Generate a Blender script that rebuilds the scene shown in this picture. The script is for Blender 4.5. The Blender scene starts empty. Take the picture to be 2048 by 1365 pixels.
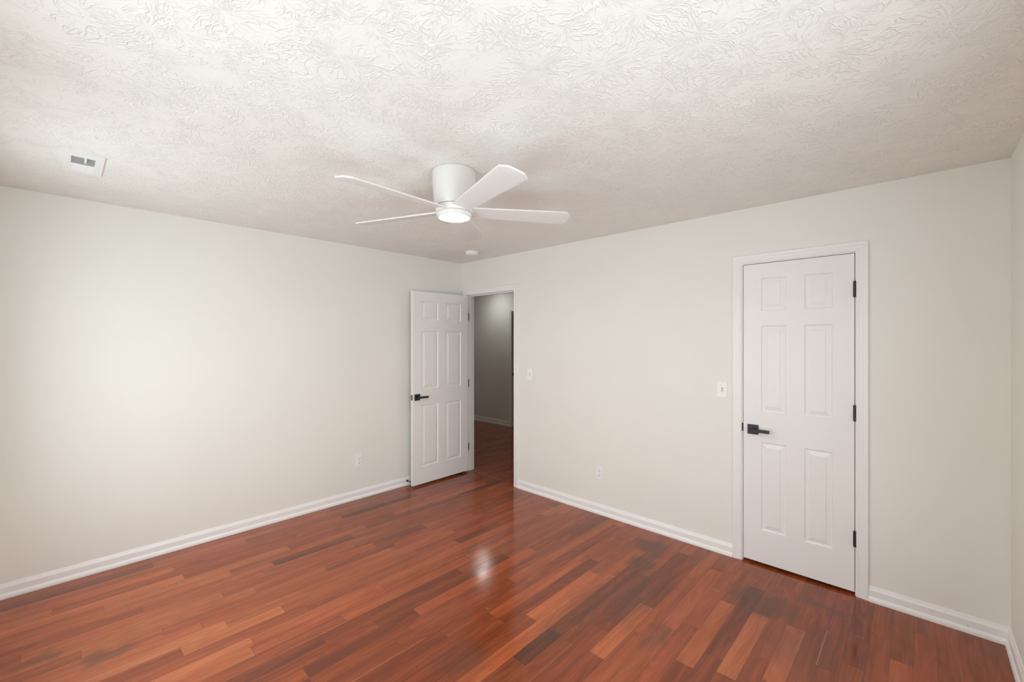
import bpy, bmesh, math, random
from mathutils import Vector, Matrix

S = bpy.context.scene
COL = S.collection
PI = math.pi

# ------------------------------------------------------------------ camera
# room axes: left wall is x = 0, wall with the two doors is y = 0, floor z = 0
W, D, H = 4.266, 3.64, 2.44
CAM = Vector((3.926, -3.2698, 1.5222))
cd = bpy.data.cameras.new('camera')
cd.sensor_fit = 'HORIZONTAL'
cd.sensor_width = 36.0
cd.lens = 855.63 / 2048 * 36.0
cd.shift_y = 0.29 / 2048
cd.clip_start = 0.02
cam = bpy.data.objects.new('camera', cd)
COL.objects.link(cam)
cam.location = CAM
cam.rotation_euler = (PI / 2, 0, 0.75827)
S.camera = cam

# ------------------------------------------------------------------ world, daylight, exposure
EXPOSURE = 0.16
SKY = 6.1
GROUND = 0.92             # radiance of the ground outside relative to the sky
HALL_LAMP = 45.0
FAN_LAMP = 95.0
S.view_settings.view_transform = 'Standard'
S.view_settings.look = 'None'
S.view_settings.gamma = 1.0
S.view_settings.use_curve_mapping = False
S.view_settings.exposure = EXPOSURE
S.cycles.use_denoising = True
S.cycles.max_bounces = 9
S.cycles.diffuse_bounces = 7
S.cycles.glossy_bounces = 4
S.cycles.caustics_reflective = False
S.cycles.sample_clamp_indirect = 2.5
S.cycles.blur_glossy = 1.0

wd = bpy.data.worlds.new('daylight')
S.world = wd
wd.use_nodes = True
bg = wd.node_tree.nodes['Background']
bg.inputs['Color'].default_value = (0.90, 1.025, 1.075, 1)
_wn = wd.node_tree.nodes
_geo = _wn.new('ShaderNodeTexCoord')
_sep = _wn.new('ShaderNodeSeparateXYZ')
_map = _wn.new('ShaderNodeMapRange')
_map.interpolation_type = 'SMOOTHSTEP'
_map.inputs['From Min'].default_value = -0.12
_map.inputs['From Max'].default_value = 0.12
_map.inputs['To Min'].default_value = SKY * GROUND
_map.inputs['To Max'].default_value = SKY
wd.node_tree.links.new(_geo.outputs['Generated'], _sep.inputs[0])
wd.node_tree.links.new(_sep.outputs['Z'], _map.inputs['Value'])
wd.node_tree.links.new(_map.outputs['Result'], bg.inputs['Strength'])

# window openings in the wall behind the camera: (x0, x1, z0, z1)
WINS = [(0.70, 1.45, 0.62, 2.04), (2.20, 2.95, 0.62, 2.04)]
ADDED_WIN = (-3.25, -1.75, 0.55, 1.90)       # unseen extra one added in the right wall to even the light (y0, y1, z0, z1)


def portal(loc, rot, sx, sy):
    l = bpy.data.lights.new('daylight_portal', 'AREA')
    l.shape = 'RECTANGLE'
    l.size, l.size_y = sx, sy
    l.cycles.is_portal = True
    o = bpy.data.objects.new('daylight_portal', l)
    COL.objects.link(o)
    o.location = loc
    o.rotation_euler = rot


for (x0, x1, z0, z1) in WINS:
    portal(((x0 + x1) / 2, -D - 0.14, (z0 + z1) / 2), (PI / 2, 0, 0), x1 - x0, z1 - z0)
portal((W + 0.12, (ADDED_WIN[0] + ADDED_WIN[1]) / 2, (ADDED_WIN[2] + ADDED_WIN[3]) / 2), (PI / 2, 0, PI / 2), ADDED_WIN[1] - ADDED_WIN[0], ADDED_WIN[3] - ADDED_WIN[2])


# ------------------------------------------------------------------ helpers: meshes
def add_box(bm, a, b, bevel=0.0, seg=2):
    x0, y0, z0 = (min(a[i], b[i]) for i in range(3))
    x1, y1, z1 = (max(a[i], b[i]) for i in range(3))
    v = [bm.verts.new(p) for p in ((x0, y0, z0), (x1, y0, z0), (x1, y1, z0), (x0, y1, z0),
                                   (x0, y0, z1), (x1, y0, z1), (x1, y1, z1), (x0, y1, z1))]
    f = [bm.faces.new([v[i] for i in q]) for q in ((0, 3, 2, 1), (4, 5, 6, 7), (0, 1, 5, 4), (1, 2, 6, 5), (2, 3, 7, 6), (3, 0, 4, 7))]
    if bevel:
        ed = list({e for ff in f for e in ff.edges})
        bmesh.ops.bevel(bm, geom=ed, offset=bevel, segments=seg, profile=0.5, affect='EDGES')


def add_lathe(bm, prof, c=(0, 0, 0), n=64, axis='Z', smooth=True):
    """prof: list of (radius, height); closed with fans where the radius is 0."""
    def P(r, h, t):
        if axis == 'Z':
            return (c[0] + r * math.cos(t), c[1] + r * math.sin(t), c[2] + h)
        if axis == 'Y':
            return (c[0] + r * math.cos(t), c[1] + h, c[2] + r * math.sin(t))
        return (c[0] + h, c[1] + r * math.cos(t), c[2] + r * math.sin(t))
    rings = []
    for r, h in prof:
        if r < 1e-6:
            rings.append([bm.verts.new(P(0, h, 0))])
        else:
            rings.append([bm.verts.new(P(r, h, 2 * PI * k / n)) for k in range(n)])
    for a, b in zip(rings, rings[1:]):
        for k in range(n):
            k2 = (k + 1) % n
            if len(a) == 1 and len(b) == 1:
                continue
            if len(a) == 1:
                f = bm.faces.new((a[0], b[k2], b[k]))
            elif len(b) == 1:
                f = bm.faces.new((a[k], a[k2], b[0]))
            else:
                f = bm.faces.new((a[k], a[k2], b[k2], b[k]))
            f.smooth = smooth


def add_sweep(bm, prof, path, closed_prof=True, caps=True):
    """prof points are (u, v); path is a list of functions (u, v) -> xyz."""
    rows = [[bm.verts.new(p(u, v)) for (u, v) in prof] for p in path]
    n = len(prof)
    for a, b in zip(rows, rows[1:]):
        for k in range(n if closed_prof else n - 1):
            k2 = (k + 1) % n
            bm.faces.new((a[k], a[k2], b[k2], b[k]))
    if caps:
        bm.faces.new(rows[0][::-1])
        bm.faces.new(rows[-1])


def obj(name, bm, mat, parent=None, smooth_angle=None):
    bmesh.ops.remove_doubles(bm, verts=bm.verts, dist=1e-6)
    bmesh.ops.recalc_face_normals(bm, faces=bm.faces)
    me = bpy.data.meshes.new(name)
    bm.to_mesh(me)
    bm.free()
    if mat is not None:
        me.materials.append(mat)
    if smooth_angle is not None:
        for p in me.polygons:
            p.use_smooth = True
        me.set_sharp_from_angle(angle=math.radians(smooth_angle))
    o = bpy.data.objects.new(name, me)
    COL.objects.link(o)
    if parent is not None:
        o.parent = parent
    return o


def tag(o, label, cat, group=None, kind=None):
    o['label'] = label
    o['category'] = cat
    if group:
        o['group'] = group
    if kind:
        o['kind'] = kind
    return o


def empty(name, loc, rz=0.0):
    o = bpy.data.objects.new(name, None)
    o.empty_display_size = 0.05
    COL.objects.link(o)
    o.location = loc
    o.rotation_euler = (0, 0, rz)
    return o


# ------------------------------------------------------------------ helpers: materials
def new_mat(name):
    m = bpy.data.materials.new(name)
    m.use_nodes = True
    nt = m.node_tree
    return m, nt, nt.nodes['Principled BSDF']


class NB:
    """tiny node builder"""
    def __init__(self, nt):
        self.nt = nt

    def n(self, t, **kw):
        x = self.nt.nodes.new(t)
        for k, v in kw.items():
            setattr(x, k, v)
        return x

    def link(self, a, b):
        self.nt.links.new(a, b)

    def val(self, sock, v):
        if hasattr(v, 'is_output'):
            self.link(v, sock)
        else:
            sock.default_value = v

    def math(self, op, a, b=0.0, c=None, clamp=False):
        x = self.n('ShaderNodeMath', operation=op)
        x.use_clamp = clamp
        self.val(x.inputs[0], a)
        self.val(x.inputs[1], b)
        if c is not None:
            self.val(x.inputs[2], c)
        return x.outputs[0]

    def step(self, v, lo, hi, a=0.0, b=1.0):
        x = self.n('ShaderNodeMapRange', interpolation_type='SMOOTHSTEP')
        self.val(x.inputs['Value'], v)
        x.inputs['From Min'].default_value = lo
        x.inputs['From Max'].default_value = hi
        x.inputs['To Min'].default_value = a
        x.inputs['To Max'].default_value = b
        return x.outputs['Result']

    def xyz(self, x, y, z):
        c = self.n('ShaderNodeCombineXYZ')
        for i, v in enumerate((x, y, z)):
            self.val(c.inputs[i], v)
        return c.outputs[0]

    def sep(self, v):
        s = self.n('ShaderNodeSeparateXYZ')
        self.link(v, s.inputs[0])
        return s.outputs

    def noise(self, vec, scale, detail=2.0, rough=0.5, dim='3D'):
        x = self.n('ShaderNodeTexNoise', noise_dimensions=dim)
        self.val(x.inputs['Vector'], vec)
        x.inputs['Scale'].default_value = scale
        x.inputs['Detail'].default_value = detail
        x.inputs['Roughness'].default_value = rough
        return x.outputs['Fac']

    def mix(self, fac, a, b, mode='MIX'):
        x = self.n('ShaderNodeMix', data_type='RGBA', blend_type=mode)
        self.val(x.inputs[0], fac)
        self.val(x.inputs[6], a)
        self.val(x.inputs[7], b)
        return x.outputs[2]

    def bump(self, height, strength, dist):
        x = self.n('ShaderNodeBump')
        x.inputs['Strength'].default_value = strength
        x.inputs['Distance'].default_value = dist
        self.link(height, x.inputs['Height'])
        return x.outputs[0]


def paint(name, col, rough=0.5, bump=0.0, scale=220.0, spec=0.5):
    m, nt, p = new_mat(name)
    b = NB(nt)
    tc = b.n('ShaderNodeTexCoord').outputs['Object']
    v = b.noise(tc, 1.7, 3.0)
    b.link(b.mix(b.step(v, 0.3, 0.7), (*[c * 0.985 for c in col], 1), (*col, 1)), p.inputs['Base Color'])
    p.inputs['Roughness'].default_value = rough
    p.inputs['Specular IOR Level'].default_value = spec
    if bump:
        b.link(b.bump(b.noise(tc, scale, 2.0), bump, 0.0006), p.inputs['Normal'])
    return m


def metal_black(name='black_metal', col=(0.012, 0.012, 0.013), rough=0.38):
    m, nt, p = new_mat(name)
    b = NB(nt)
    tc = b.n('ShaderNodeTexCoord').outputs['Object']
    v = b.noise(tc, 60.0, 2.0)
    b.link(b.mix(v, (*col, 1), (*[c * 1.5 for c in col], 1)), p.inputs['Base Color'])
    p.inputs['Roughness'].default_value = rough
    p.inputs['Specular IOR Level'].default_value = 0.55
    return m


M_WALL = paint('wall_paint', (0.848, 0.835, 0.79), 0.62, 0.12, 260.0, 0.3)
M_TRIM = paint('trim_paint', (0.89, 0.875, 0.87), 0.34, 0.03, 120.0, 0.45)
M_DOOR = paint('door_paint', (0.88, 0.865, 0.86), 0.36, 0.05, 160.0, 0.45)
M_FAN = paint('fan_white', (0.81, 0.79, 0.77), 0.42, 0.0, 100.0, 0.4)
M_PLASTIC = paint('white_plastic', (0.93, 0.91, 0.895), 0.3, 0.0, 100.0, 0.5)
M_VENT = paint('vent_white', (0.86, 0.86, 0.85), 0.4, 0.0, 100.0, 0.4)
M_DUCT = paint('duct_grey', (0.30, 0.30, 0.29), 0.6)
M_SLOT = paint('slot_dark', (0.02, 0.018, 0.017), 0.6)
M_BLACK = metal_black()
M_RUBBER = metal_black('black_rubber', (0.01, 0.01, 0.01), 0.7)
M_NICKEL, _nt, _p = new_mat('aged_nickel')
_p.inputs['Metallic'].default_value = 0.9
_p.inputs['Roughness'].default_value = 0.35
_b = NB(_nt)
_b.link(_b.mix(_b.noise(_b.n('ShaderNodeTexCoord').outputs['Object'], 90.0), (0.34, 0.27, 0.2, 1), (0.5, 0.43, 0.35, 1)), _p.inputs['Base Color'])


def emitter(name, col, strength):
    m, nt, p = new_mat(name)
    p.inputs['Base Color'].default_value = (0.9, 0.9, 0.88, 1)
    p.inputs['Emission Color'].default_value = (*col, 1)
    p.inputs['Emission Strength'].default_value = strength
    return m


M_LENS = emitter('lit_lens', (1.0, 0.81, 0.57), FAN_LAMP)
M_HALL = emitter('lit_hall_globe', (0.98, 1.0, 0.95), HALL_LAMP)


def ceiling_material():
    """stomped brush ('crow's foot') plaster: fans of thin raised ridges."""
    m, nt, p = new_mat('stomped_ceiling')
    b = NB(nt)
    tc = b.n('ShaderNodeTexCoord').outputs['Object']
    warp = b.n('ShaderNodeTexNoise', noise_dimensions='3D')
    warp.inputs['Scale'].default_value = 7.0
    b.link(tc, warp.inputs['Vector'])
    ridges = []
    for k, (scale, off, freq, wid) in enumerate(((4.0, 0.0, 5.0, 0.05), (5.0, 3.7, 5.4, 0.055), (6.4, 9.1, 4.2, 0.06))):
        mp = b.n('ShaderNodeVectorMath', operation='ADD')
        b.link(tc, mp.inputs[0])
        mp.inputs[1].default_value = (off, off * 1.7, 0.0)
        vo = b.n('ShaderNodeTexVoronoi', voronoi_dimensions='2D', feature='F1')
        vo.inputs['Scale'].default_value = scale
        b.link(mp.outputs[0], vo.inputs['Vector'])
        d = b.n('ShaderNodeVectorMath', operation='SUBTRACT')
        b.link(mp.outputs[0], d.inputs[0])
        b.link(vo.outputs['Position'], d.inputs[1])
        dx, dy, _ = b.sep(d.outputs[0])
        ang = b.math('ARCTAN2', dy, dx)
        r = b.math('SQRT', b.math('ADD', b.math('MULTIPLY', dx, dx), b.math('MULTIPLY', dy, dy)))
        cr, cg, _ = b.sep(vo.outputs['Color'])
        wob = b.math('MULTIPLY', b.math('SUBTRACT', warp.outputs['Fac'], 0.5), 0.9)
        v = b.xyz(b.math('ADD', b.math('MULTIPLY', b.math('ADD', ang, wob), freq), b.math('MULTIPLY', cr, 60.0)),
                  b.math('MULTIPLY', r, 15.0), b.math('MULTIPLY', cg, 60.0))
        n = b.noise(v, 1.0, 1.5, 0.5)
        line = b.step(b.math('ABSOLUTE', b.math('SUBTRACT', n, 0.5)), 0.0, wid, 1.0, 0.0)
        m1 = b.n('ShaderNodeVectorMath', operation='ADD')
        b.link(tc, m1.inputs[0])
        m1.inputs[1].default_value = (off * 3 + 1, 0, off)
        mask = b.step(b.noise(m1.outputs[0], 8.0, 2.0), 0.42, 0.6)
        core = b.step(r, 0.008, 0.03)
        ridges.append(b.math('MULTIPLY', b.math('MULTIPLY', line, mask), core))
    h = b.math('MAXIMUM', b.math('MAXIMUM', ridges[0], ridges[1]), ridges[2])
    grit = b.noise(tc, 90.0, 3.0)
    h = b.math('ADD', h, b.math('MULTIPLY', grit, 0.28))
    b.link(b.bump(h, 0.54, 0.0042), p.inputs['Normal'])
    p.inputs['Base Color'].default_value = (0.885, 0.872, 0.835, 1)
    p.inputs['Roughness'].default_value = 0.75
    p.inputs['Specular IOR Level'].default_value = 0.25
    return m


# floor: board pitch and seam phase measured along x
BP, BX = 0.0826, 0.0312
# dark blotches worn and soaked into the varnish: (x, y, rx, ry, strength)
STAINS = [(2.50, -0.26, 0.11, 0.10, 0.75), (2.57, -0.34, 0.05, 0.13, 0.5), (2.56, -0.54, 0.07, 0.08, 0.7), (2.68, -0.90, 0.13, 0.30, 0.45),
          (3.26, -0.46, 0.16, 0.12, 0.6), (2.55, -1.2, 0.10, 0.35, 0.3), (3.55, -0.26, 0.10, 0.04, 0.45), (2.95, -1.15, 0.05, 0.12, 0.4),
          (1.08, -3.10, 0.05, 0.09, 0.6), (0.88, -3.34, 0.04, 0.08, 0.5), (3.5, -0.75, 0.12, 0.2, 0.3), (0.98, -0.20, 0.09, 0.07, 0.4),
          (2.35, -1.95, 0.10, 0.12, 0.35)]


def floor_material():
    m, nt, p = new_mat('cherry_boards')
    b = NB(nt)
    tc = b.n('ShaderNodeTexCoord').outputs['Object']
    x, y, z = b.sep(tc)
    tone = b.n('ShaderNodeAttribute', attribute_name='tone').outputs['Fac']
    rnd = b.n('ShaderNodeAttribute', attribute_name='rnd').outputs['Fac']
    uv = b.n('ShaderNodeUVMap', uv_map='board').outputs[0]
    u, v, _ = b.sep(uv)          # u: 0..1 across the board, v: metres to the nearer butt end
    r100 = b.math('MULTIPLY', rnd, 97.0)
    # long fibre streaks
    g1 = b.noise(b.xyz(b.math('ADD', b.math('MULTIPLY', x, 55.0), r100), b.math('MULTIPLY', y, 1.6), r100), 1.0, 4.0, 0.6)
    g2 = b.noise(b.xyz(b.math('ADD', b.math('MULTIPLY', x, 14.0), r100), b.math('MULTIPLY', y, 1.1), r100), 1.0, 3.0, 0.55)
    # cathedral figure
    cath = b.math('ADD', b.math('MULTIPLY', b.noise(b.xyz(b.math('MULTIPLY', x, 11.0), b.math('MULTIPLY', y, 1.3), r100), 1.0, 1.0), 11.0), r100)
    rings = b.math('SINE', b.math('MULTIPLY', cath, 6.28))
    pores = b.noise(b.xyz(b.math('MULTIPLY', x, 420.0), b.math('MULTIPLY', y, 14.0), r100), 1.0, 2.0)
    t = b.math('ADD', tone, b.math('MULTIPLY', b.math('SUBTRACT', g1, 0.5), 0.24))
    t = b.math('ADD', t, b.math('MULTIPLY', b.math('SUBTRACT', g2, 0.5), 0.50))
    t = b.math('ADD', t, b.math('MULTIPLY', rings, 0.028))
    t = b.math('ADD', t, b.math('MULTIPLY', b.math('SUBTRACT', pores, 0.5), 0.10))
    ramp = b.n('ShaderNodeValToRGB')
    cr = ramp.color_ramp
    stops = [(0.0, (0.060, 0.021, 0.010)), (0.25, (0.155, 0.034, 0.010)), (0.5, (0.310, 0.072, 0.022)), (0.72, (0.450, 0.130, 0.044)), (1.0, (0.66, 0.28, 0.115))]
    cr.elements[0].position, cr.elements[0].color = stops[0][0], (*stops[0][1], 1)
    cr.elements[1].position, cr.elements[1].color = stops[-1][0], (*stops[-1][1], 1)
    for pos, c in stops[1:-1]:
        e = cr.elements.new(pos)
        e.color = (*c, 1)
    b.link(t, ramp.inputs[0])
    col = ramp.outputs[0]
    # orange / wine hue drift from board to board
    hue = b.math('FRACT', b.math('MULTIPLY', rnd, 7.31))
    col = b.mix(b.math('MULTIPLY', hue, 0.35), col, b.mix(1.0, col, (1.15, 0.82, 0.86, 1), 'MULTIPLY'))
    # stains
    wn = b.n('ShaderNodeTexNoise')
    wn.inputs['Scale'].default_value = 9.0
    wn.inputs['Detail'].default_value = 3.0
    b.link(tc, wn.inputs['Vector'])
    wx, wy, _ = b.sep(wn.outputs['Color'])
    px = b.math('ADD', x, b.math('MULTIPLY', b.math('SUBTRACT', wx, 0.5), 0.16))
    py = b.math('ADD', y, b.math('MULTIPLY', b.math('SUBTRACT', wy, 0.5), 0.20))
    total = None
    for (sx, sy, rx, ry, st) in STAINS:
        ex = b.math('DIVIDE', b.math('SUBTRACT', px, sx), rx)
        ey = b.math('DIVIDE', b.math('SUBTRACT', py, sy), ry)
        q = b.math('ADD', b.math('MULTIPLY', ex, ex), b.math('MULTIPLY', ey, ey))
        k = b.step(q, 0.0, 2.4, st * 0.85, 0.0)
        total = k if total is None else b.math('MAXIMUM', total, k)
    col = b.mix(total, col, (0.060, 0.036, 0.022, 1))
    # seams
    e = b.math('MINIMUM', u, b.math('SUBTRACT', 1.0, u))
    seam = b.math('MAXIMUM', b.step(e, 0.004, 0.014, 1.0, 0.0), b.step(v, 0.0004, 0.0014, 1.0, 0.0))
    col = b.mix(b.math('MULTIPLY', seam, 0.55), col, (0.03, 0.012, 0.008, 1))
    b.link(col, p.inputs['Base Color'])
    # satin varnish with scuffs
    sc = b.noise(tc, 5.0, 4.0, 0.65)
    b.link(b.step(sc, 0.35, 0.75, 0.125, 0.20), p.inputs['Roughness'])
    p.inputs['Specular IOR Level'].default_value = 0.45
    wav = b.noise(tc, 3.0, 2.0)
    hgt = b.math('ADD', b.math('MULTIPLY', seam, -0.5), b.math('MULTIPLY', g1, 0.10))
    hgt = b.math('ADD', hgt, b.math('MULTIPLY', wav, 0.8))
    b.link(b.bump(hgt, 0.35, 0.0008), p.inputs['Normal'])
    return m


M_CEIL = ceiling_material()
M_FLOOR = floor_material()
M_BARE = paint('bare_wood_edge', (0.46, 0.24, 0.13), 0.5)

# ------------------------------------------------------------------ floor boards
rng = random.Random(11)
FX0, FX1, FY0, FY1 = -3.3, W + 0.12, -D - 0.15, 4.0
# boards read off the photograph: row -> [(y from, y to, tone)]
FIXED = {
    2: [(-3.4, -2.3, .50), (-2.3, -1.2, .46)], 3: [(-3.6, -2.75, .60), (-2.75, -1.6, .5)], 4: [(-3.3, -2.0, .47), (-2.0, -0.9, .5)],
    5: [(-3.7, -2.722, .70), (-2.722, -1.7, .42)], 6: [(-3.1, -2.115, .62), (-2.115, -1.25, .42)],
    7: [(-3.5, -2.5, .52), (-2.5, -1.55, .47)], 8: [(-2.95, -2.27, .45), (-2.27, -1.70, .22), (-1.7, -0.8, .45)],
    9: [(-3.4, -2.35, .48), (-2.35, -1.5, .44)], 10: [(-3.6, -2.6, .50), (-2.6, -1.75, .52)], 11: [(-3.2, -2.45, .56), (-2.45, -1.66, .48)],
    12: [(-3.7, -2.9, .50), (-2.9, -2.05, .50), (-2.05, -1.55, .26)], 13: [(-3.4, -2.75, .54), (-2.75, -1.6, .50)],
    14: [(-3.5, -2.655, .68), (-2.655, -1.7, .60)], 15: [(-3.7, -2.86, .33), (-2.86, -2.4, .64), (-2.4, -1.5, .5)],
    16: [(-3.6, -2.3, .34), (-2.3, -1.2, .42)], 17: [(-3.4, -2.6, .60), (-2.6, -1.9, .56), (-1.9, -0.9, .54)], 18: [(-3.6, -2.62, .58), (-2.62, -1.9, .5), (-1.9, -1.1, .44)],
    19: [(-3.3, -2.2, .48), (-2.2, -1.3, .52)], 20: [(-3.3, -2.35, .42), (-2.35, -1.45, .42)], 21: [(-3.2, -2.1, .54), (-2.1, -1.1, .44)],
    22: [(-3.2, -2.495, .58), (-2.495, -1.894, .22), (-1.894, -0.9, .56)], 23: [(-3.2, -2.5, .38), (-2.5, -2.0, .42), (-2.0, -1.2, .48)],
    24: [(-3.1, -2.1, .50), (-2.1, -1.3, .46)], 25: [(-2.9, -1.9, .40), (-1.9, -1.0, .38)], 26: [(-2.8, -1.62, .46), (-1.62, -0.8, .52)],
    27: [(-2.6, -1.62, .42), (-1.62, -1.18, .40), (-1.18, -0.72, .25), (-0.72, 0.0, .46)],
    28: [(-2.6, -1.49, .40), (-1.49, -0.86, .62), (-0.86, -0.1, .50)], 29: [(-2.6, -0.80, .63), (-0.80, -0.1, .46)],
    30: [(-2.6, -1.77, .40), (-1.77, -1.485, .02), (-1.485, -0.62, .26), (-0.62, 0.0, .40)],
    31: [(-2.4, -1.5, .42), (-1.5, -0.66, .30), (-0.66, 0.0, .42)], 32: [(-2.4, -1.3, .46), (-1.3, -0.9, .26), (-0.9, -0.2, .34)],
    33: [(-2.3, -1.485, .44), (-1.485, -0.95, .60), (-0.95, -0.3, .30)], 34: [(-2.3, -1.2, .58), (-1.2, -0.45, .46), (-0.45, 0.0, .48)],
    35: [(-2.3, -1.05, .60), (-1.05, -0.28, .56), (-0.28, 0.1, .46)], 36: [(-2.2, -0.95, .38), (-0.95, -0.25, .48)],
    37: [(-2.0, -1.25, .42), (-1.25, -0.60, .58), (-0.60, 0.0, .40)], 38: [(-2.0, -1.1, .36), (-1.1, -0.32, .22), (-0.32, 0.1, .42)],
    39: [(-2.0, -1.192, .34), (-1.192, -0.59, .66), (-0.59, 0.1, .36)], 40: [(-1.9, -0.95, .36), (-0.95, -0.2, .40)],
    41: [(-1.9, -1.1, .40), (-1.1, -0.587, .60), (-0.587, 0.1, .38)], 42: [(-1.9, -0.6, .38), (-0.6, 0.2, .36)], 43: [(-1.7, -0.83, .36), (-0.83, -0.1, .32)],
    44: [(-1.6, -0.72, .40), (-0.72, -0.05, .28)], 45: [(-1.6, -0.35, .42), (-0.35, 0.2, .42)], 46: [(-1.5, -0.535, .54), (-0.535, 0.1, .38)],
    47: [(-1.5, -0.2, .44), (-0.2, 0.2, .40)], 48: [(-1.4, -0.7, .36), (-0.7, 0.0, .40)], 49: [(-1.5, -0.3, .36), (-0.3, 0.1, .34)], 50: [(-1.5, -0.5, .34), (-0.5, 0.1, .36)],
}
bm = bmesh.new()
uvl = bm.loops.layers.uv.new('board')
ta = bm.faces.layers.float.new('tone')
ra = bm.faces.layers.float.new('rnd')


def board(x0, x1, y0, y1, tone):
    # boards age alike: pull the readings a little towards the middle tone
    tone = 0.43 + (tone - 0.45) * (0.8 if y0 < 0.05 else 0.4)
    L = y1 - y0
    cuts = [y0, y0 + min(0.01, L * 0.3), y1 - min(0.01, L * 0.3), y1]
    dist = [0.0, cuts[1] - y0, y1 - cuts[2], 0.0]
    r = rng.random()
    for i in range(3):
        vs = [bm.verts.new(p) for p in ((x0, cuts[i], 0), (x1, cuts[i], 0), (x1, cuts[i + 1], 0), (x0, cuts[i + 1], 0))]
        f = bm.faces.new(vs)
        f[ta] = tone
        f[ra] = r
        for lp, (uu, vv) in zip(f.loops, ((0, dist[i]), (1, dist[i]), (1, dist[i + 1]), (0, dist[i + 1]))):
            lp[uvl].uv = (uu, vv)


n0, n1 = int((FX0 - BX) / BP) - 1, int((FX1 - BX) / BP) + 1
for n in range(n0, n1):
    x0, x1 = max(FX0, n * BP + BX), min(FX1, (n + 1) * BP + BX)
    if x1 - x0 < 0.001:
        continue
    rows = list(FIXED.get(n, []))
    ys = rows[0][0] if rows else FY0 - rng.random()
    if rows:
        y = ys
        while y > FY0:
            L = rng.uniform(0.5, 1.2)
            rows.insert(0, (y - L, y, min(0.7, max(0.25, rng.gauss(0.45, 0.1)))))
            y -= L
        y = rows[-1][1]
    else:
        y = ys
    while y < FY1:
        L = rng.uniform(0.4, 1.2)
        rows.append((y, y + L, min(0.66, max(0.25, rng.gauss(0.43, 0.09)))))
        y += L
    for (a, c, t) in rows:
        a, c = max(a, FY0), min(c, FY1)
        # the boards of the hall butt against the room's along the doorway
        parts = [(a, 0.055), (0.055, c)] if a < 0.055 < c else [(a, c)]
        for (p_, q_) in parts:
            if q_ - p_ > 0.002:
                board(x0, x1, p_, q_, t + (-0.12 if 20 <= n < 39 and q_ < -1.0 and t > 0.3 else 0.06 if n > 45 else 0.10 if p_ > 0.05 else 0.13 if n < 20 and q_ < -2.2 else 0.05 if n < 14 and q_ < -1.4 else 0.0))  # brighter light put into tone of left and hall boards; front centre darkened
me = bpy.data.meshes.new('floor')
bm.to_mesh(me)
bm.free()
me.materials.append(M_FLOOR)
floor = bpy.data.objects.new('floor', me)
COL.objects.link(floor)
tag(floor, 'glossy reddish cherry hardwood floor of narrow boards with dark stains', 'floor', kind='structure')

# pale open seams between boards
bm = bmesh.new()
for (sx, y0, y1, w) in ((3.582, -0.83, -0.50, 0.0022), (3.500, -0.785, -0.59, 0.0016), (BX + 25 * BP, -2.40, -1.98, 0.0013), (BX + 18.5 * BP, -2.61, -2.40, 0.0011)):
    add_box(bm, (sx - w / 2, y0, 0.0001), (sx + w / 2, y1, 0.0006))
add_box(bm, (0.16, 0.0535, 0.0001), (0.66, 0.0565, 0.0006))
for (sx, sy, L, a) in ((3.70, -0.44, 0.055, 0.02), (2.15, -1.6, 0.03, 0.5), (3.03, -0.52, 0.05, -0.3)):
    add_box(bm, (sx - L / 2, sy - 0.0008, 0.0001), (sx + L / 2, sy + 0.0008, 0.0006))
obj('pale_seam', bm, M_BARE, floor)

# ------------------------------------------------------------------ ceiling and walls
bm = bmesh.new()
add_box(bm, (FX0, FY0, H), (FX1, FY1, H + 0.08))
tag(obj('ceiling', bm, M_CEIL), 'white ceiling with stomped brush texture', 'ceiling', kind='structure')

T = 0.115
E0, E1, EH = 0.098, 0.858, 2.056        # entry doorway, jamb faces and head
C0, C1, CH = 3.044, 3.657, 2.053        # closet doorway
JT = 0.018
bm = bmesh.new()
for a, c, z0, z1 in ((-3.3, E0 - JT, 0, H), (E0 - JT, E1 + JT, EH + JT, H), (E1 + JT, C0 - JT, 0, H), (C0 - JT, C1 + JT, CH + JT, H), (C1 + JT, W + 0.12, 0, H)):
    add_box(bm, (a, 0, z0), (c, T, z1))
tag(obj('wall_back', bm, M_WALL), 'off white wall with the open doorway and the closed closet door', 'wall', kind='structure')
bm = bmesh.new()
add_box(bm, (-0.12, -D, 0), (0, 0, H))
tag(obj('wall_left', bm, M_WALL), 'long plain off white wall on the left behind the open door', 'wall', kind='structure')
bm = bmesh.new()
ya, yb, za, zb = ADDED_WIN
add_box(bm, (W, -D, 0), (W + 0.12, ya, H))
add_box(bm, (W, yb, 0), (W + 0.12, 0, H))
add_box(bm, (W, ya, 0), (W + 0.12, yb, za))
add_box(bm, (W, ya, zb), (W + 0.12, yb, H))
tag(obj('wall_right', bm, M_WALL), 'off white wall at the right edge beside the closet', 'wall', kind='structure')
bm = bmesh.new()
xs = 0.0 - 0.12
for (x0, x1, z0, z1) in WINS:
    add_box(bm, (xs, -D - 0.14, 0), (x0, -D, H))
    add_box(bm, (x0, -D - 0.14, 0), (x1, -D, z0))
    add_box(bm, (x0, -D - 0.14, z1), (x1, -D, H))
    xs = x1
add_box(bm, (xs, -D - 0.14, 0), (W + 0.12, -D, H))
tag(obj('wall_front', bm, M_WALL), 'off white window wall behind the camera', 'wall', kind='structure')
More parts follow.
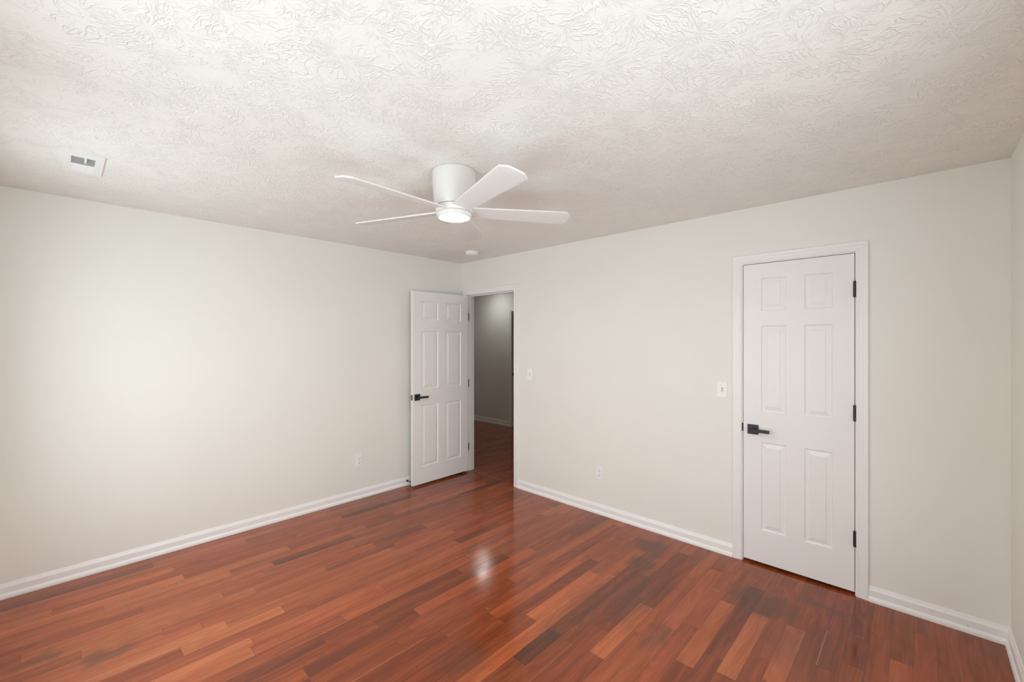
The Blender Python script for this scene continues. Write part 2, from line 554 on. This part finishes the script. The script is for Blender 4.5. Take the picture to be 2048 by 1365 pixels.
# hall beyond the doorway, with a dark doorway of its own, and the closet
HY = 2.25
HD0, HD1, HDH = -1.303, -0.54, 2.05
bm = bmesh.new()
for a, c, z0, z1 in ((-3.3, HD0 - JT, 0, H), (HD0 - JT, HD1 + JT, HDH + JT, H), (HD1 + JT, 2.6, 0, H)):
    add_box(bm, (a, HY, z0), (c, HY + T, z1))
tag(obj('wall_hall', bm, M_WALL), 'dim grey hall wall seen through the open doorway', 'wall', kind='structure')
bm = bmesh.new()
add_box(bm, (-3.3, T, 0), (-3.18, FY1, H))
add_box(bm, (1.9, T, 0), (2.02, HY, H))
add_box(bm, (-3.18, FY1 - 0.12, 0), (2.02, FY1, H))
add_box(bm, (1.9, HY + T, 0), (2.02, FY1 - 0.12, H))
tag(obj('wall_hall_far', bm, M_WALL), 'end walls of the hall and the dark room beyond', 'wall', kind='structure')
bm = bmesh.new()
add_box(bm, (2.7, T, 0), (2.76, 0.8, H))
add_box(bm, (2.76, 0.74, 0), (W + 0.12, 0.8, H))
add_box(bm, (W + 0.06, T, 0), (W + 0.12, 0.74, H))
tag(obj('wall_closet', bm, M_WALL), 'inside walls of the closet behind its closed door', 'wall', kind='structure')

# ------------------------------------------------------------------ trim
CASING = [(0, 0), (0, 0.010), (0.003, 0.012), (0.010, 0.0125), (0.014, 0.0105), (0.017, 0.0125), (0.030, 0.0135), (0.036, 0.0165), (0.050, 0.018), (0.054, 0.0175), (0.057, 0.015), (0.057, 0)]


def casing(name, x0, x1, zt, y, sgn, parent=None):
    """mitred casing around an opening; sgn -1 projects towards -y"""
    bm = bmesh.new()
    path = [lambda u, v: (x0 - u, y + sgn * v, 0.0), lambda u, v: (x0 - u, y + sgn * v, zt + u),
            lambda u, v: (x1 + u, y + sgn * v, zt + u), lambda u, v: (x1 + u, y + sgn * v, 0.0)]
    add_sweep(bm, CASING, path)
    return obj(name, bm, M_TRIM, parent)


def jamb(x0, x1, zh, y0, y1, parent):
    bm = bmesh.new()
    add_box(bm, (x0 - JT, y0, 0), (x0, y1, zh + JT))
    add_box(bm, (x1, y0, 0), (x1 + JT, y1, zh + JT))
    add_box(bm, (x0, y0, zh), (x1, y1, zh + JT))
    return obj('jamb', bm, M_TRIM, parent)


def stop(x0, x1, zh, y0, y1, parent):
    bm = bmesh.new()
    t = 0.011
    add_box(bm, (x0, y0, 0), (x0 + t, y1, zh), 0.002)
    add_box(bm, (x1 - t, y0, 0), (x1, y1, zh), 0.002)
    add_box(bm, (x0 + t, y0, zh - t), (x1 - t, y1, zh), 0.002)
    return obj('stop_strip', bm, M_TRIM, parent)


t1 = casing('trim_1', E0 - 0.005, E1 + 0.005, EH + 0.005, 0.0, -1)
tag(t1, 'white moulded casing around the open doorway to the hall', 'door frame', kind='structure')
jamb(E0, E1, EH, 0, T, t1)
stop(E0, E1, EH, 0.040, 0.078, t1)
bm = bmesh.new()
add_box(bm, (E1 - 0.0015, 0.006, 0.90), (E1 + 0.001, 0.034, 0.96), 0.0005)
obj('strike_plate', bm, M_BLACK, t1)
t2 = casing('trim_2', C0 - 0.006, C1 + 0.005, CH + 0.006, 0.0, -1)
tag(t2, 'white moulded casing around the closed closet door', 'door frame', kind='structure')
jamb(C0, C1, CH, 0, T, t2)
stop(C0, C1, CH, 0.041, 0.075, t2)
bm = bmesh.new()
add_box(bm, (C0 - 0.0055, -0.0015, 0.897), (C0 + 0.0012, 0.03, 0.953), 0.0006)
o = obj('strike_plate', bm, M_BLACK, t2)
o['label'] = 'black strike plate'
t3 = casing('trim_3', HD0 - 0.005, HD1 + 0.005, HDH + 0.005, HY, -1)
tag(t3, 'white casing around the dark doorway on the hall wall', 'door frame', kind='structure')
jamb(HD0, HD1, HDH, HY, HY + T, t3)
bm = bmesh.new()
add_box(bm, (HD0 - 0.002, HY + 0.02, 0.90), (HD0 + 0.002, HY + 0.05, 0.96), 0.0005)
obj('strike_plate', bm, M_BLACK, t3)

BASE = [(0, 0), (0.022, 0), (0.022, 0.010), (0.0205, 0.017), (0.017, 0.024), (0.0125, 0.029), (0.012, 0.031), (0.012, 0.060), (0.0118, 0.064), (0.0098, 0.069), (0.0070, 0.075), (0.0050, 0.081), (0.0035, 0.086), (0, 0.087)]


def baseboard(name, p0, p1, nrm, label):
    bm = bmesh.new()
    for (a, c) in zip(p0, p1):
        add_sweep(bm, BASE, [lambda u, v, q=q: (q[0] + nrm[0] * u, q[1] + nrm[1] * u, v) for q in (a, c)])
    tag(obj(name, bm, M_TRIM), label, 'baseboard', kind='structure')


baseboard('baseboard_left', [(0, -D)], [(0, 0)], (1, 0), 'white baseboard along the foot of the long left wall')
baseboard('baseboard_back', [(E1 + 0.062, 0), (C1 + 0.062, 0)], [(C0 - 0.063, 0), (W, 0)], (0, -1), 'white baseboard along the wall between and beside the doors')
bm = bmesh.new()
add_lathe(bm, [(0, -0.0004), (0.0022, -0.0004), (0.0022, 0.0004), (0, 0.0004)], (4.118, -0.0122, 0.034), 12, 'Y')
obj('nail_hole', bm, M_SLOT, bpy.data.objects['baseboard_back'])
baseboard('baseboard_right', [(W, -D)], [(W, 0)], (-1, 0), 'white baseboard along the right wall')
baseboard('baseboard_hall', [(-3.18, HY), (HD1 + 0.062, HY)], [(HD0 - 0.062, HY), (1.9, HY)], (0, -1), 'white baseboard along the hall wall')
baseboard('baseboard_front', [(0, -D)], [(W, -D)], (0, 1), 'white baseboard under the windows behind the camera')

# ------------------------------------------------------------------ windows (behind the camera)
def window(name, w_, z0, z1, loc, rz, label):
    """double hung window; local x along the wall, +y into the room"""
    bm = bmesh.new()
    for a, c in (((-0.06, z0 - 0.06), (0, z1 + 0.06)), ((w_, z0 - 0.06), (w_ + 0.06, z1 + 0.06)), ((0, z1), (w_, z1 + 0.06)), ((0, z0 - 0.06), (w_, z0))):
        add_box(bm, (a[0], 0, a[1]), (c[0], 0.018, c[1]), 0.003)
    o = tag(obj(name, bm, M_TRIM), label, 'window', kind='structure')
    o.location = loc
    o.rotation_euler = (0, 0, rz)
    bm = bmesh.new()
    zm = (z0 + z1) / 2
    for (a, c, y) in ((z0, zm + 0.02, -0.06), (zm - 0.02, z1, -0.09)):
        add_box(bm, (0, y, a), (0.04, y + 0.028, c))
        add_box(bm, (w_ - 0.04, y, a), (w_, y + 0.028, c))
        add_box(bm, (0.04, y, a), (w_ - 0.04, y + 0.028, a + 0.045))
        add_box(bm, (0.04, y, c - 0.04), (w_ - 0.04, y + 0.028, c))
    obj('sash', bm, M_TRIM, o)
    bm = bmesh.new()
    add_box(bm, (-0.08, 0.018, z0 - 0.02), (w_ + 0.08, 0.05, z0), 0.004)
    obj('sill', bm, M_TRIM, o)


window('window_1', WINS[0][1] - WINS[0][0], WINS[0][2], WINS[0][3], (WINS[0][0], -D, 0), 0, 'white window behind the camera nearest the left wall')
window('window_2', WINS[1][1] - WINS[1][0], WINS[1][2], WINS[1][3], (WINS[1][0], -D, 0), 0, 'white window behind the camera nearest the right wall')
window('added_window_3', ADDED_WIN[1] - ADDED_WIN[0], ADDED_WIN[2], ADDED_WIN[3], (W, ADDED_WIN[0], 0), PI / 2, 'white window added out of view in the right wall for more light')


# ------------------------------------------------------------------ six-panel doors
def door_slab(name, w, z0, z1, th, cols, rows, mat):
    """local: x 0..w, y 0 (front) .. th (rear), z; moulded panels on both faces"""
    bm = bmesh.new()
    xs = sorted([0, w] + [c for p in cols for c in p])
    zs = sorted([z0, z1] + [c for p in rows for c in p])
    for side in (0, 1):
        yy = 0.0 if side == 0 else th
        sg = 1 if side == 0 else -1
        for i in range(len(xs) - 1):
            for k in range(len(zs) - 1):
                a, c, d, e = xs[i], xs[i + 1], zs[k], zs[k + 1]
                pan = any(abs(p[0] - a) < 1e-6 and abs(p[1] - c) < 1e-6 for p in cols) and any(abs(p[0] - d) < 1e-6 and abs(p[1] - e) < 1e-6 for p in rows)
                if not pan:
                    bm.faces.new([bm.verts.new((q[0], yy, q[1])) for q in ((a, d), (c, d), (c, e), (a, e))])
                    continue
                prev = None
                for (ins, dep) in ((0, 0), (0.0025, 0.005), (0.008, 0.0085), (0.012, 0.0085), (0.034, 0.0035), (0.0355, 0.0005)):
                    ring = [bm.verts.new((q[0], yy + sg * dep, q[1])) for q in ((a + ins, d + ins), (c - ins, d + ins), (c - ins, e - ins), (a + ins, e - ins))]
                    if prev:
                        for j in range(4):
                            bm.faces.new((prev[j], prev[(j + 1) % 4], ring[(j + 1) % 4], ring[j]))
                    prev = ring
                bm.faces.new(prev)
    for q in (((0, z0), (0, z1)), ((w, z0), (w, z1))):
        (xa, za), (xb, zb) = q
        for j in range(len(zs) - 1):
            bm.faces.new([bm.verts.new(p) for p in ((xa, 0, zs[j]), (xa, th, zs[j]), (xa, th, zs[j + 1]), (xa, 0, zs[j + 1]))])
    for zz in (z0, z1):
        for j in range(len(xs) - 1):
            bm.faces.new([bm.verts.new(p) for p in ((xs[j], 0, zz), (xs[j + 1], 0, zz), (xs[j + 1], th, zz), (xs[j], th, zz))])
    return obj(name, bm, mat)


def lever_set(parent, x, z, y, out, run):
    """square rosette at (x, z) on face y; out = -1/+1 along y; the lever runs along run*x"""
    bm = bmesh.new()
    s = 0.033
    add_box(bm, (x - s, y, z - s), (x + s, y + out * 0.009, z + s), 0.0015)
    h = obj('lever_handle', bm, M_BLACK, parent)
    h['label'] = 'matte black lever handle on a square rose'
    bm = bmesh.new()
    add_box(bm, (x - 0.011, y + out * 0.008, z - 0.011), (x + 0.011, y + out * 0.045, z + 0.011), 0.001)
    add_box(bm, (x - run * 0.012, y + out * 0.043, z - 0.0105), (x + run * 0.108, y + out * 0.056, z + 0.0105), 0.0012)
    obj('lever', bm, M_BLACK, h)


def hinge(parent, x, y, z0, z1, mat, r=0.0065, leaf=None, extra=()):
    bm = bmesh.new()
    n = 5
    L = (z1 - z0) / n
    for k in range(n):
        a = z0 + k * L
        add_lathe(bm, [(0, 0.0003), (r, 0.0003), (r, L - 0.0003), (0, L - 0.0003)], (x, y, a), 16)
    add_lathe(bm, [(0, z1), (r * 0.8, z1), (r * 0.8, z1 + 0.002), (0, z1 + 0.004)], (x, y, 0), 16)
    add_lathe(bm, [(0, z0 - 0.004), (r * 0.8, z0 - 0.002), (r * 0.8, z0), (0, z0)], (x, y, 0), 16)
    if leaf:
        add_box(bm, leaf[0] + (z0,), leaf[1] + (z1,))
    for q in extra:
        add_box(bm, q[0] + (z0,), q[1] + (z1,))
    o = obj('hinge', bm, mat, parent, 40)
    return o


# closet door, closed: slab front face sits just inside the casing
DZ0 = 0.018
d2 = door_slab('door_2', 0.6055, DZ0, 2.049, 0.035, [(0.109, 0.254), (0.355, 0.500)], [(0.240, 0.836), (1.043, 1.627), (1.728, 1.947)], M_DOOR)
d2.location = (3.0475, 0.003, 0)
tag(d2, 'closed narrow white six panel closet door with black lever and black hinges', 'door', kind='structure')
lever_set(d2, 0.060, 0.917, 0.0, -1, 1)
for (a, c) in ((1.787, 1.880), (1.045, 1.137), (0.294, 0.385)):
    h = hinge(d2, 0.6075, -0.010, a, c, M_BLACK, 0.0075, ((0.6057, -0.010), (0.6085, 0.02)))
    h['label'] = 'black butt hinge'

# entry door, swung open flat against the left wall; hinge on the left jamb
DW = 0.757
d1 = door_slab('door_1', DW, 0.022, 2.046, 0.035, [(0.110, 0.327), (0.430, 0.647)], [(0.202, 0.849), (1.016, 1.627), (1.744, 1.940)], M_DOOR)
# local x runs from the free edge to the hinge edge, local y=0 is the face seen from the room
rot = math.radians(90.8)
d1.rotation_euler = (0, 0, rot)
hx, hy = 0.1375, -0.012
d1.location = (hx - DW * math.cos(rot), hy - DW * math.sin(rot), 0)
tag(d1, 'white six panel door swung wide open against the left wall', 'door', kind='structure')
lever_set(d1, 0.052, 0.937, 0.0, -1, 1)
lever_set(d1, 0.052, 0.937, 0.035, 1, 1)
bm = bmesh.new()
add_box(bm, (-0.0012, 0.006, 0.909), (0.001, 0.029, 0.966), 0.0005)
lp = obj('latch_plate', bm, M_BLACK, d1)
lp['label'] = 'black latch plate on the door edge'
bm = bmesh.new()
add_box(bm, (-0.010, 0.011, 0.930), (-0.001, 0.024, 0.946), 0.002)
o = obj('latch_bolt', bm, M_NICKEL, lp)
o['label'] = 'metal latch bolt'
for (a, c) in ((1.765, 1.855), (0.985, 1.075), (0.24, 0.33)):
    h = hinge(d1, DW + 0.006, 0.041, a, c, M_NICKEL, 0.0065, ((DW + 0.0002, 0.002), (DW + 0.003, 0.041)), (((DW + 0.011, 0.0365), (DW + 0.049, 0.0395)),))
    h['label'] = 'dull metal butt hinge'

# rubber tipped door stop on the left baseboard, just behind the open door's free edge
t = empty('door_stop', (0.012, -0.748, 0.046))
tag(t, 'small black tipped door stop on left baseboard behind the open door', 'door stop')
bm = bmesh.new()
add_lathe(bm, [(0, 0), (0.012, 0), (0.012, 0.003), (0.005, 0.006), (0.005, 0.060), (0, 0.060)], (0, 0, 0), 20, 'X')
obj('rod', bm, M_BLACK, t, 40)
bm = bmesh.new()
add_lathe(bm, [(0, 0.058), (0.0095, 0.058), (0.010, 0.072), (0.008, 0.0765), (0, 0.077)], (0, 0, 0), 20, 'X')
obj('rubber_tip', bm, M_RUBBER, t, 40)


# ------------------------------------------------------------------ switches and outlets
def plate_bm(w, h, d=0.005):
    bm = bmesh.new()
    add_box(bm, (-w / 2, -d, -h / 2), (w / 2, 0, h / 2), 0.0018, 3)
    return bm


def screw(parent, z, y):
    bm = bmesh.new()
    add_lathe(bm, [(0, -0.0008), (0.0022, -0.0006), (0.0026, 0), (0, 0)], (0, y, z), 14, 'Y')
    s = obj('screw', bm, M_PLASTIC, parent)
    bm = bmesh.new()
    add_box(bm, (-0.002, y - 0.00095, z - 0.0003), (0.002, y - 0.0006, z + 0.0003))
    obj('slot', bm, M_SLOT, s)


def light_switch(loc, rz, label):
    t = empty('light_switch', loc, rz)
    tag(t, label, 'light switch')
    obj('wall_plate', plate_bm(0.068, 0.112), M_PLASTIC, t)
    bm = bmesh.new()
    add_box(bm, (-0.0055, -0.0054, -0.0125), (0.0055, -0.0048, 0.0125))
    obj('slot', bm, M_SLOT, t)
    bm = bmesh.new()
    v = [bm.verts.new(p) for p in ((-0.0042, -0.005, -0.010), (0.0042, -0.005, -0.010), (0.0042, -0.005, 0.006), (-0.0042, -0.005, 0.006),
                                   (-0.0035, -0.016, 0.003), (0.0035, -0.016, 0.003), (0.0035, -0.0145, 0.0105), (-0.0035, -0.0145, 0.0105))]
    for q in ((0, 1, 5, 4), (1, 2, 6, 5), (2, 3, 7, 6), (3, 0, 4, 7), (4, 5, 6, 7), (3, 2, 1, 0)):
        bm.faces.new([v[i] for i in q])
    obj('toggle', bm, M_PLASTIC, t)
    screw(t, 0.030, -0.005)
    screw(t, -0.030, -0.005)
    return t


def outlet(loc, rz, label):
    t = empty('power_outlet', loc, rz)
    tag(t, label, 'outlet')
    obj('wall_plate', plate_bm(0.070, 0.114), M_PLASTIC, t)
    for dz in (0.0195, -0.0195):
        bm = bmesh.new()
        pts = []
        for k in range(28):
            a = 2 * PI * k / 28
            pts.append((0.0172 * math.cos(a), max(-0.0135, min(0.0135, 0.0172 * math.sin(a)))))
        f0 = [bm.verts.new((px, -0.0072, dz + pz)) for px, pz in pts]
        f1 = [bm.verts.new((px * 1.03, -0.0045, dz + pz * 1.03)) for px, pz in pts]
        bm.faces.new(f0)
        for k in range(28):
            bm.faces.new((f0[k], f0[(k + 1) % 28], f1[(k + 1) % 28], f1[k]))
        r = obj('receptacle', bm, M_PLASTIC, t)
        bm = bmesh.new()
        add_box(bm, (-0.0078, -0.0076, dz - 0.0015), (-0.0054, -0.0070, dz + 0.0085))
        add_box(bm, (0.0054, -0.0076, dz - 0.0005), (0.0078, -0.0070, dz + 0.0075))
        add_lathe(bm, [(0, -0.0004), (0.0028, -0.0004), (0.0028, 0.0002), (0, 0.0002)], (0, -0.0072, dz - 0.0075), 14, 'Y')
        obj('slots', bm, M_SLOT, r)
    screw(t, 0.0, -0.005)
    return t


light_switch((1.080, 0, 1.182), 0, 'white toggle switch on the wall beside the open doorway')
light_switch((2.909, 0, 1.175), 0, 'white toggle switch on the wall beside the closet door casing')
outlet((1.894, 0, 0.358), 0, 'white duplex outlet low on the wall between the two doors')
outlet((0, -1.280, 0.366), PI / 2, 'white duplex outlet low on the left wall')

# ------------------------------------------------------------------ ceiling fan
FC = Vector((2.1037, -1.8012, 0))
fan = empty('ceiling_fan', (FC.x, FC.y, H))
tag(fan, 'white five blade flush mount ceiling fan with a lit round lamp', 'ceiling fan')
BZ = 2.2274 - H
bm = bmesh.new()
add_lathe(bm, [(0, 0), (0.110, 0), (0.110, -0.004), (0.1165, -0.004), (0.1175, -0.006), (0.1165, -0.05), (0.113, -0.11), (0.108, -0.16), (0.1035, -0.180), (0.0985, -0.1875), (0.094, -0.1885), (0, -0.1885)])
obj('motor_housing', bm, M_FAN, fan, 35)
bm = bmesh.new()
add_lathe(bm, [(0, -0.186), (0.088, -0.186), (0.088, -0.192), (0.0965, -0.192), (0.0985, -0.195), (0.0975, -0.222), (0.0955, -0.2235), (0.0, -0.2235)])
hub = obj('rotor_hub', bm, M_FAN, fan, 35)
bm = bmesh.new()
add_lathe(bm, [(0, -0.222), (0.088, -0.222), (0.088, -0.2265), (0.0935, -0.2265), (0.0945, -0.228), (0.0945, -0.2475), (0.0935, -0.2497), (0.0835, -0.2503), (0.0825, -0.2485), (0.0825, -0.244), (0, -0.244)])
lr = obj('lamp_ring', bm, M_FAN, fan, 35)
bm = bmesh.new()
add_lathe(bm, [(0, -0.2506), (0.05, -0.2502), (0.0823, -0.2490), (0.0823, -0.2450), (0, -0.2450)])
o = obj('lamp_lens', bm, M_LENS, fan, 35)
o['label'] = 'glowing round lamp lens'


def blade_bm(ang, pitch):
    R0, R1 = 0.080, 0.650
    th = 0.0045
    out = []
    N = 22
    for k in range(N + 1):
        t_ = k / N
        r = R0 + (R1 - R0) * t_
        hw = 0.048 + (0.073 - 0.048) * min(1.0, t_ / 0.85)
        d = (R1 - r)
        rc = 0.034
        if d < rc:
            hw -= rc - math.sqrt(max(0.0, rc * rc - (rc - d) ** 2))
        out.append((r, hw))
    bm = bmesh.new()
    u = Vector((math.cos(ang), math.sin(ang), 0))
    tn = Vector((-math.sin(ang), math.cos(ang), 0))
    rows = []
    for (r, hw) in out:
        pt = pitch
        c = math.cos(pt) * tn + math.sin(pt) * Vector((0, 0, 1))
        nrm = u.cross(c)
        ring = []
        for (s, h) in ((-1, 0.35), (-0.97, 0.8), (-0.85, 1), (0.85, 1), (0.97, 0.8), (1, 0.35), (1, -0.35), (0.97, -0.8), (0.85, -1), (-0.85, -1), (-0.97, -0.8), (-1, -0.35)):
            ring.append(bm.verts.new(u * r + c * (s * hw) + nrm * (h * th) + Vector((0, 0, BZ))))
        rows.append(ring)
    n = len(rows[0])
    for a, b_ in zip(rows, rows[1:]):
        for k in range(n):
            bm.faces.new((a[k], a[(k + 1) % n], b_[(k + 1) % n], b_[k]))
    bm.faces.new(rows[0])
    bm.faces.new(rows[-1][::-1])
    return bm


for k in range(5):
    obj('blade', blade_bm(math.radians(-15.7 + 72 * k), -0.211), M_FAN, fan, 40)

# ------------------------------------------------------------------ smoke detector
t = empty('smoke_detector', (0.615, -0.372, H))
tag(t, 'small round white smoke detector on the ceiling near the corner', 'smoke detector')
bm = bmesh.new()
add_lathe(bm, [(0, 0), (0.066, 0), (0.070, -0.002), (0.070, -0.010), (0.066, -0.013), (0, -0.013)], n=48)
obj('base_ring', bm, M_PLASTIC, t, 35)
bm = bmesh.new()
add_lathe(bm, [(0, -0.012), (0.056, -0.012), (0.056, -0.018), (0.062, -0.019), (0.0625, -0.026), (0.058, -0.033), (0.045, -0.037), (0, -0.038)], n=48)
obj('cover', bm, M_PLASTIC, t, 35)
bm = bmesh.new()
add_lathe(bm, [(0, -0.037), (0.012, -0.037), (0.011, -0.040), (0, -0.0405)], (0.02, -0.01, 0), 24)
obj('test_button', bm, M_PLASTIC, t, 35)

# ------------------------------------------------------------------ ceiling register
VX0, VX1, VY0, VY1 = 0.630, 0.972, -3.262, -3.115
SX0, SX1, SY0, SY1 = 0.672, 0.922, -3.233, -3.148
t = empty('air_vent', ((VX0 + VX1) / 2, (VY0 + VY1) / 2, H))
tag(t, 'white rectangular louvred air vent in the ceiling near the left wall', 'air vent')
ox, oy = t.location.x, t.location.y
bm = bmesh.new()
for (a, c) in (((VX0, VY0), (VX1, SY0)), ((VX0, SY1), (VX1, VY1)), ((VX0, SY0), (SX0, SY1)), ((SX1, SY0), (VX1, SY1))):
    z_out, z_in = -0.003, -0.009
    add_box(bm, (a[0] - ox, a[1] - oy, -0.009), (c[0] - ox, c[1] - oy, 0))
obj('frame', bm, M_VENT, t)
bm = bmesh.new()
add_box(bm, (SX0 - ox, SY0 - oy, -0.0008), (SX1 - ox, SY1 - oy, -0.0003))
obj('duct_opening', bm, M_DUCT, t)
ns = 20
xm = (SX0 + SX1) / 2
for k in range(ns):
    xc = SX0 + (k + 0.5) * (SX1 - SX0) / ns
    tilt = 0.0052 if xc > xm else -0.0052
    bm = bmesh.new()
    a = Vector((xc - ox - tilt, 0, -0.0012))
    c = Vector((xc - ox + tilt, 0, -0.0095))
    pts = []
    for yy in (SY0 - oy, SY1 - oy):
        pts.append([bm.verts.new((p.x + dx, yy, p.z)) for p, dx in ((a, -0.0005), (a, 0.0005), (c, 0.0005), (c, -0.0005))])
    for j in range(4):
        bm.faces.new((pts[0][j], pts[0][(j + 1) % 4], pts[1][(j + 1) % 4], pts[1][j]))
    bm.faces.new(pts[0])
    bm.faces.new(pts[1][::-1])
    obj('slat', bm, M_VENT, t)
bm = bmesh.new()
yc = -3.183 - oy
add_box(bm, (0.900 - ox, yc - 0.004, -0.020), (0.930 - ox, yc + 0.004, -0.007), 0.001)
add_box(bm, (0.868 - ox, yc - 0.003, -0.020), (0.903 - ox, yc + 0.003, -0.016), 0.001)
obj('damper_lever', bm, M_VENT, t)

# ------------------------------------------------------------------ hall ceiling lamp (seen only as its glow and reflection)
t = empty('hall_ceiling_light', (-1.57, 1.80, H))
tag(t, 'lit flat round ceiling lamp in the hall hidden above the doorway', 'ceiling light')
bm = bmesh.new()
add_lathe(bm, [(0, 0), (0.105, 0), (0.105, -0.012), (0.098, -0.022), (0.088, -0.022), (0.088, -0.012), (0, -0.012)], n=40)
obj('lamp_rim', bm, M_PLASTIC, t, 35)
bm = bmesh.new()
add_lathe(bm, [(0, -0.044), (0.035, -0.0425), (0.065, -0.036), (0.0875, -0.022), (0.0875, -0.0125), (0, -0.0125)], n=40)
obj('lamp_lens', bm, M_HALL, t, 35)
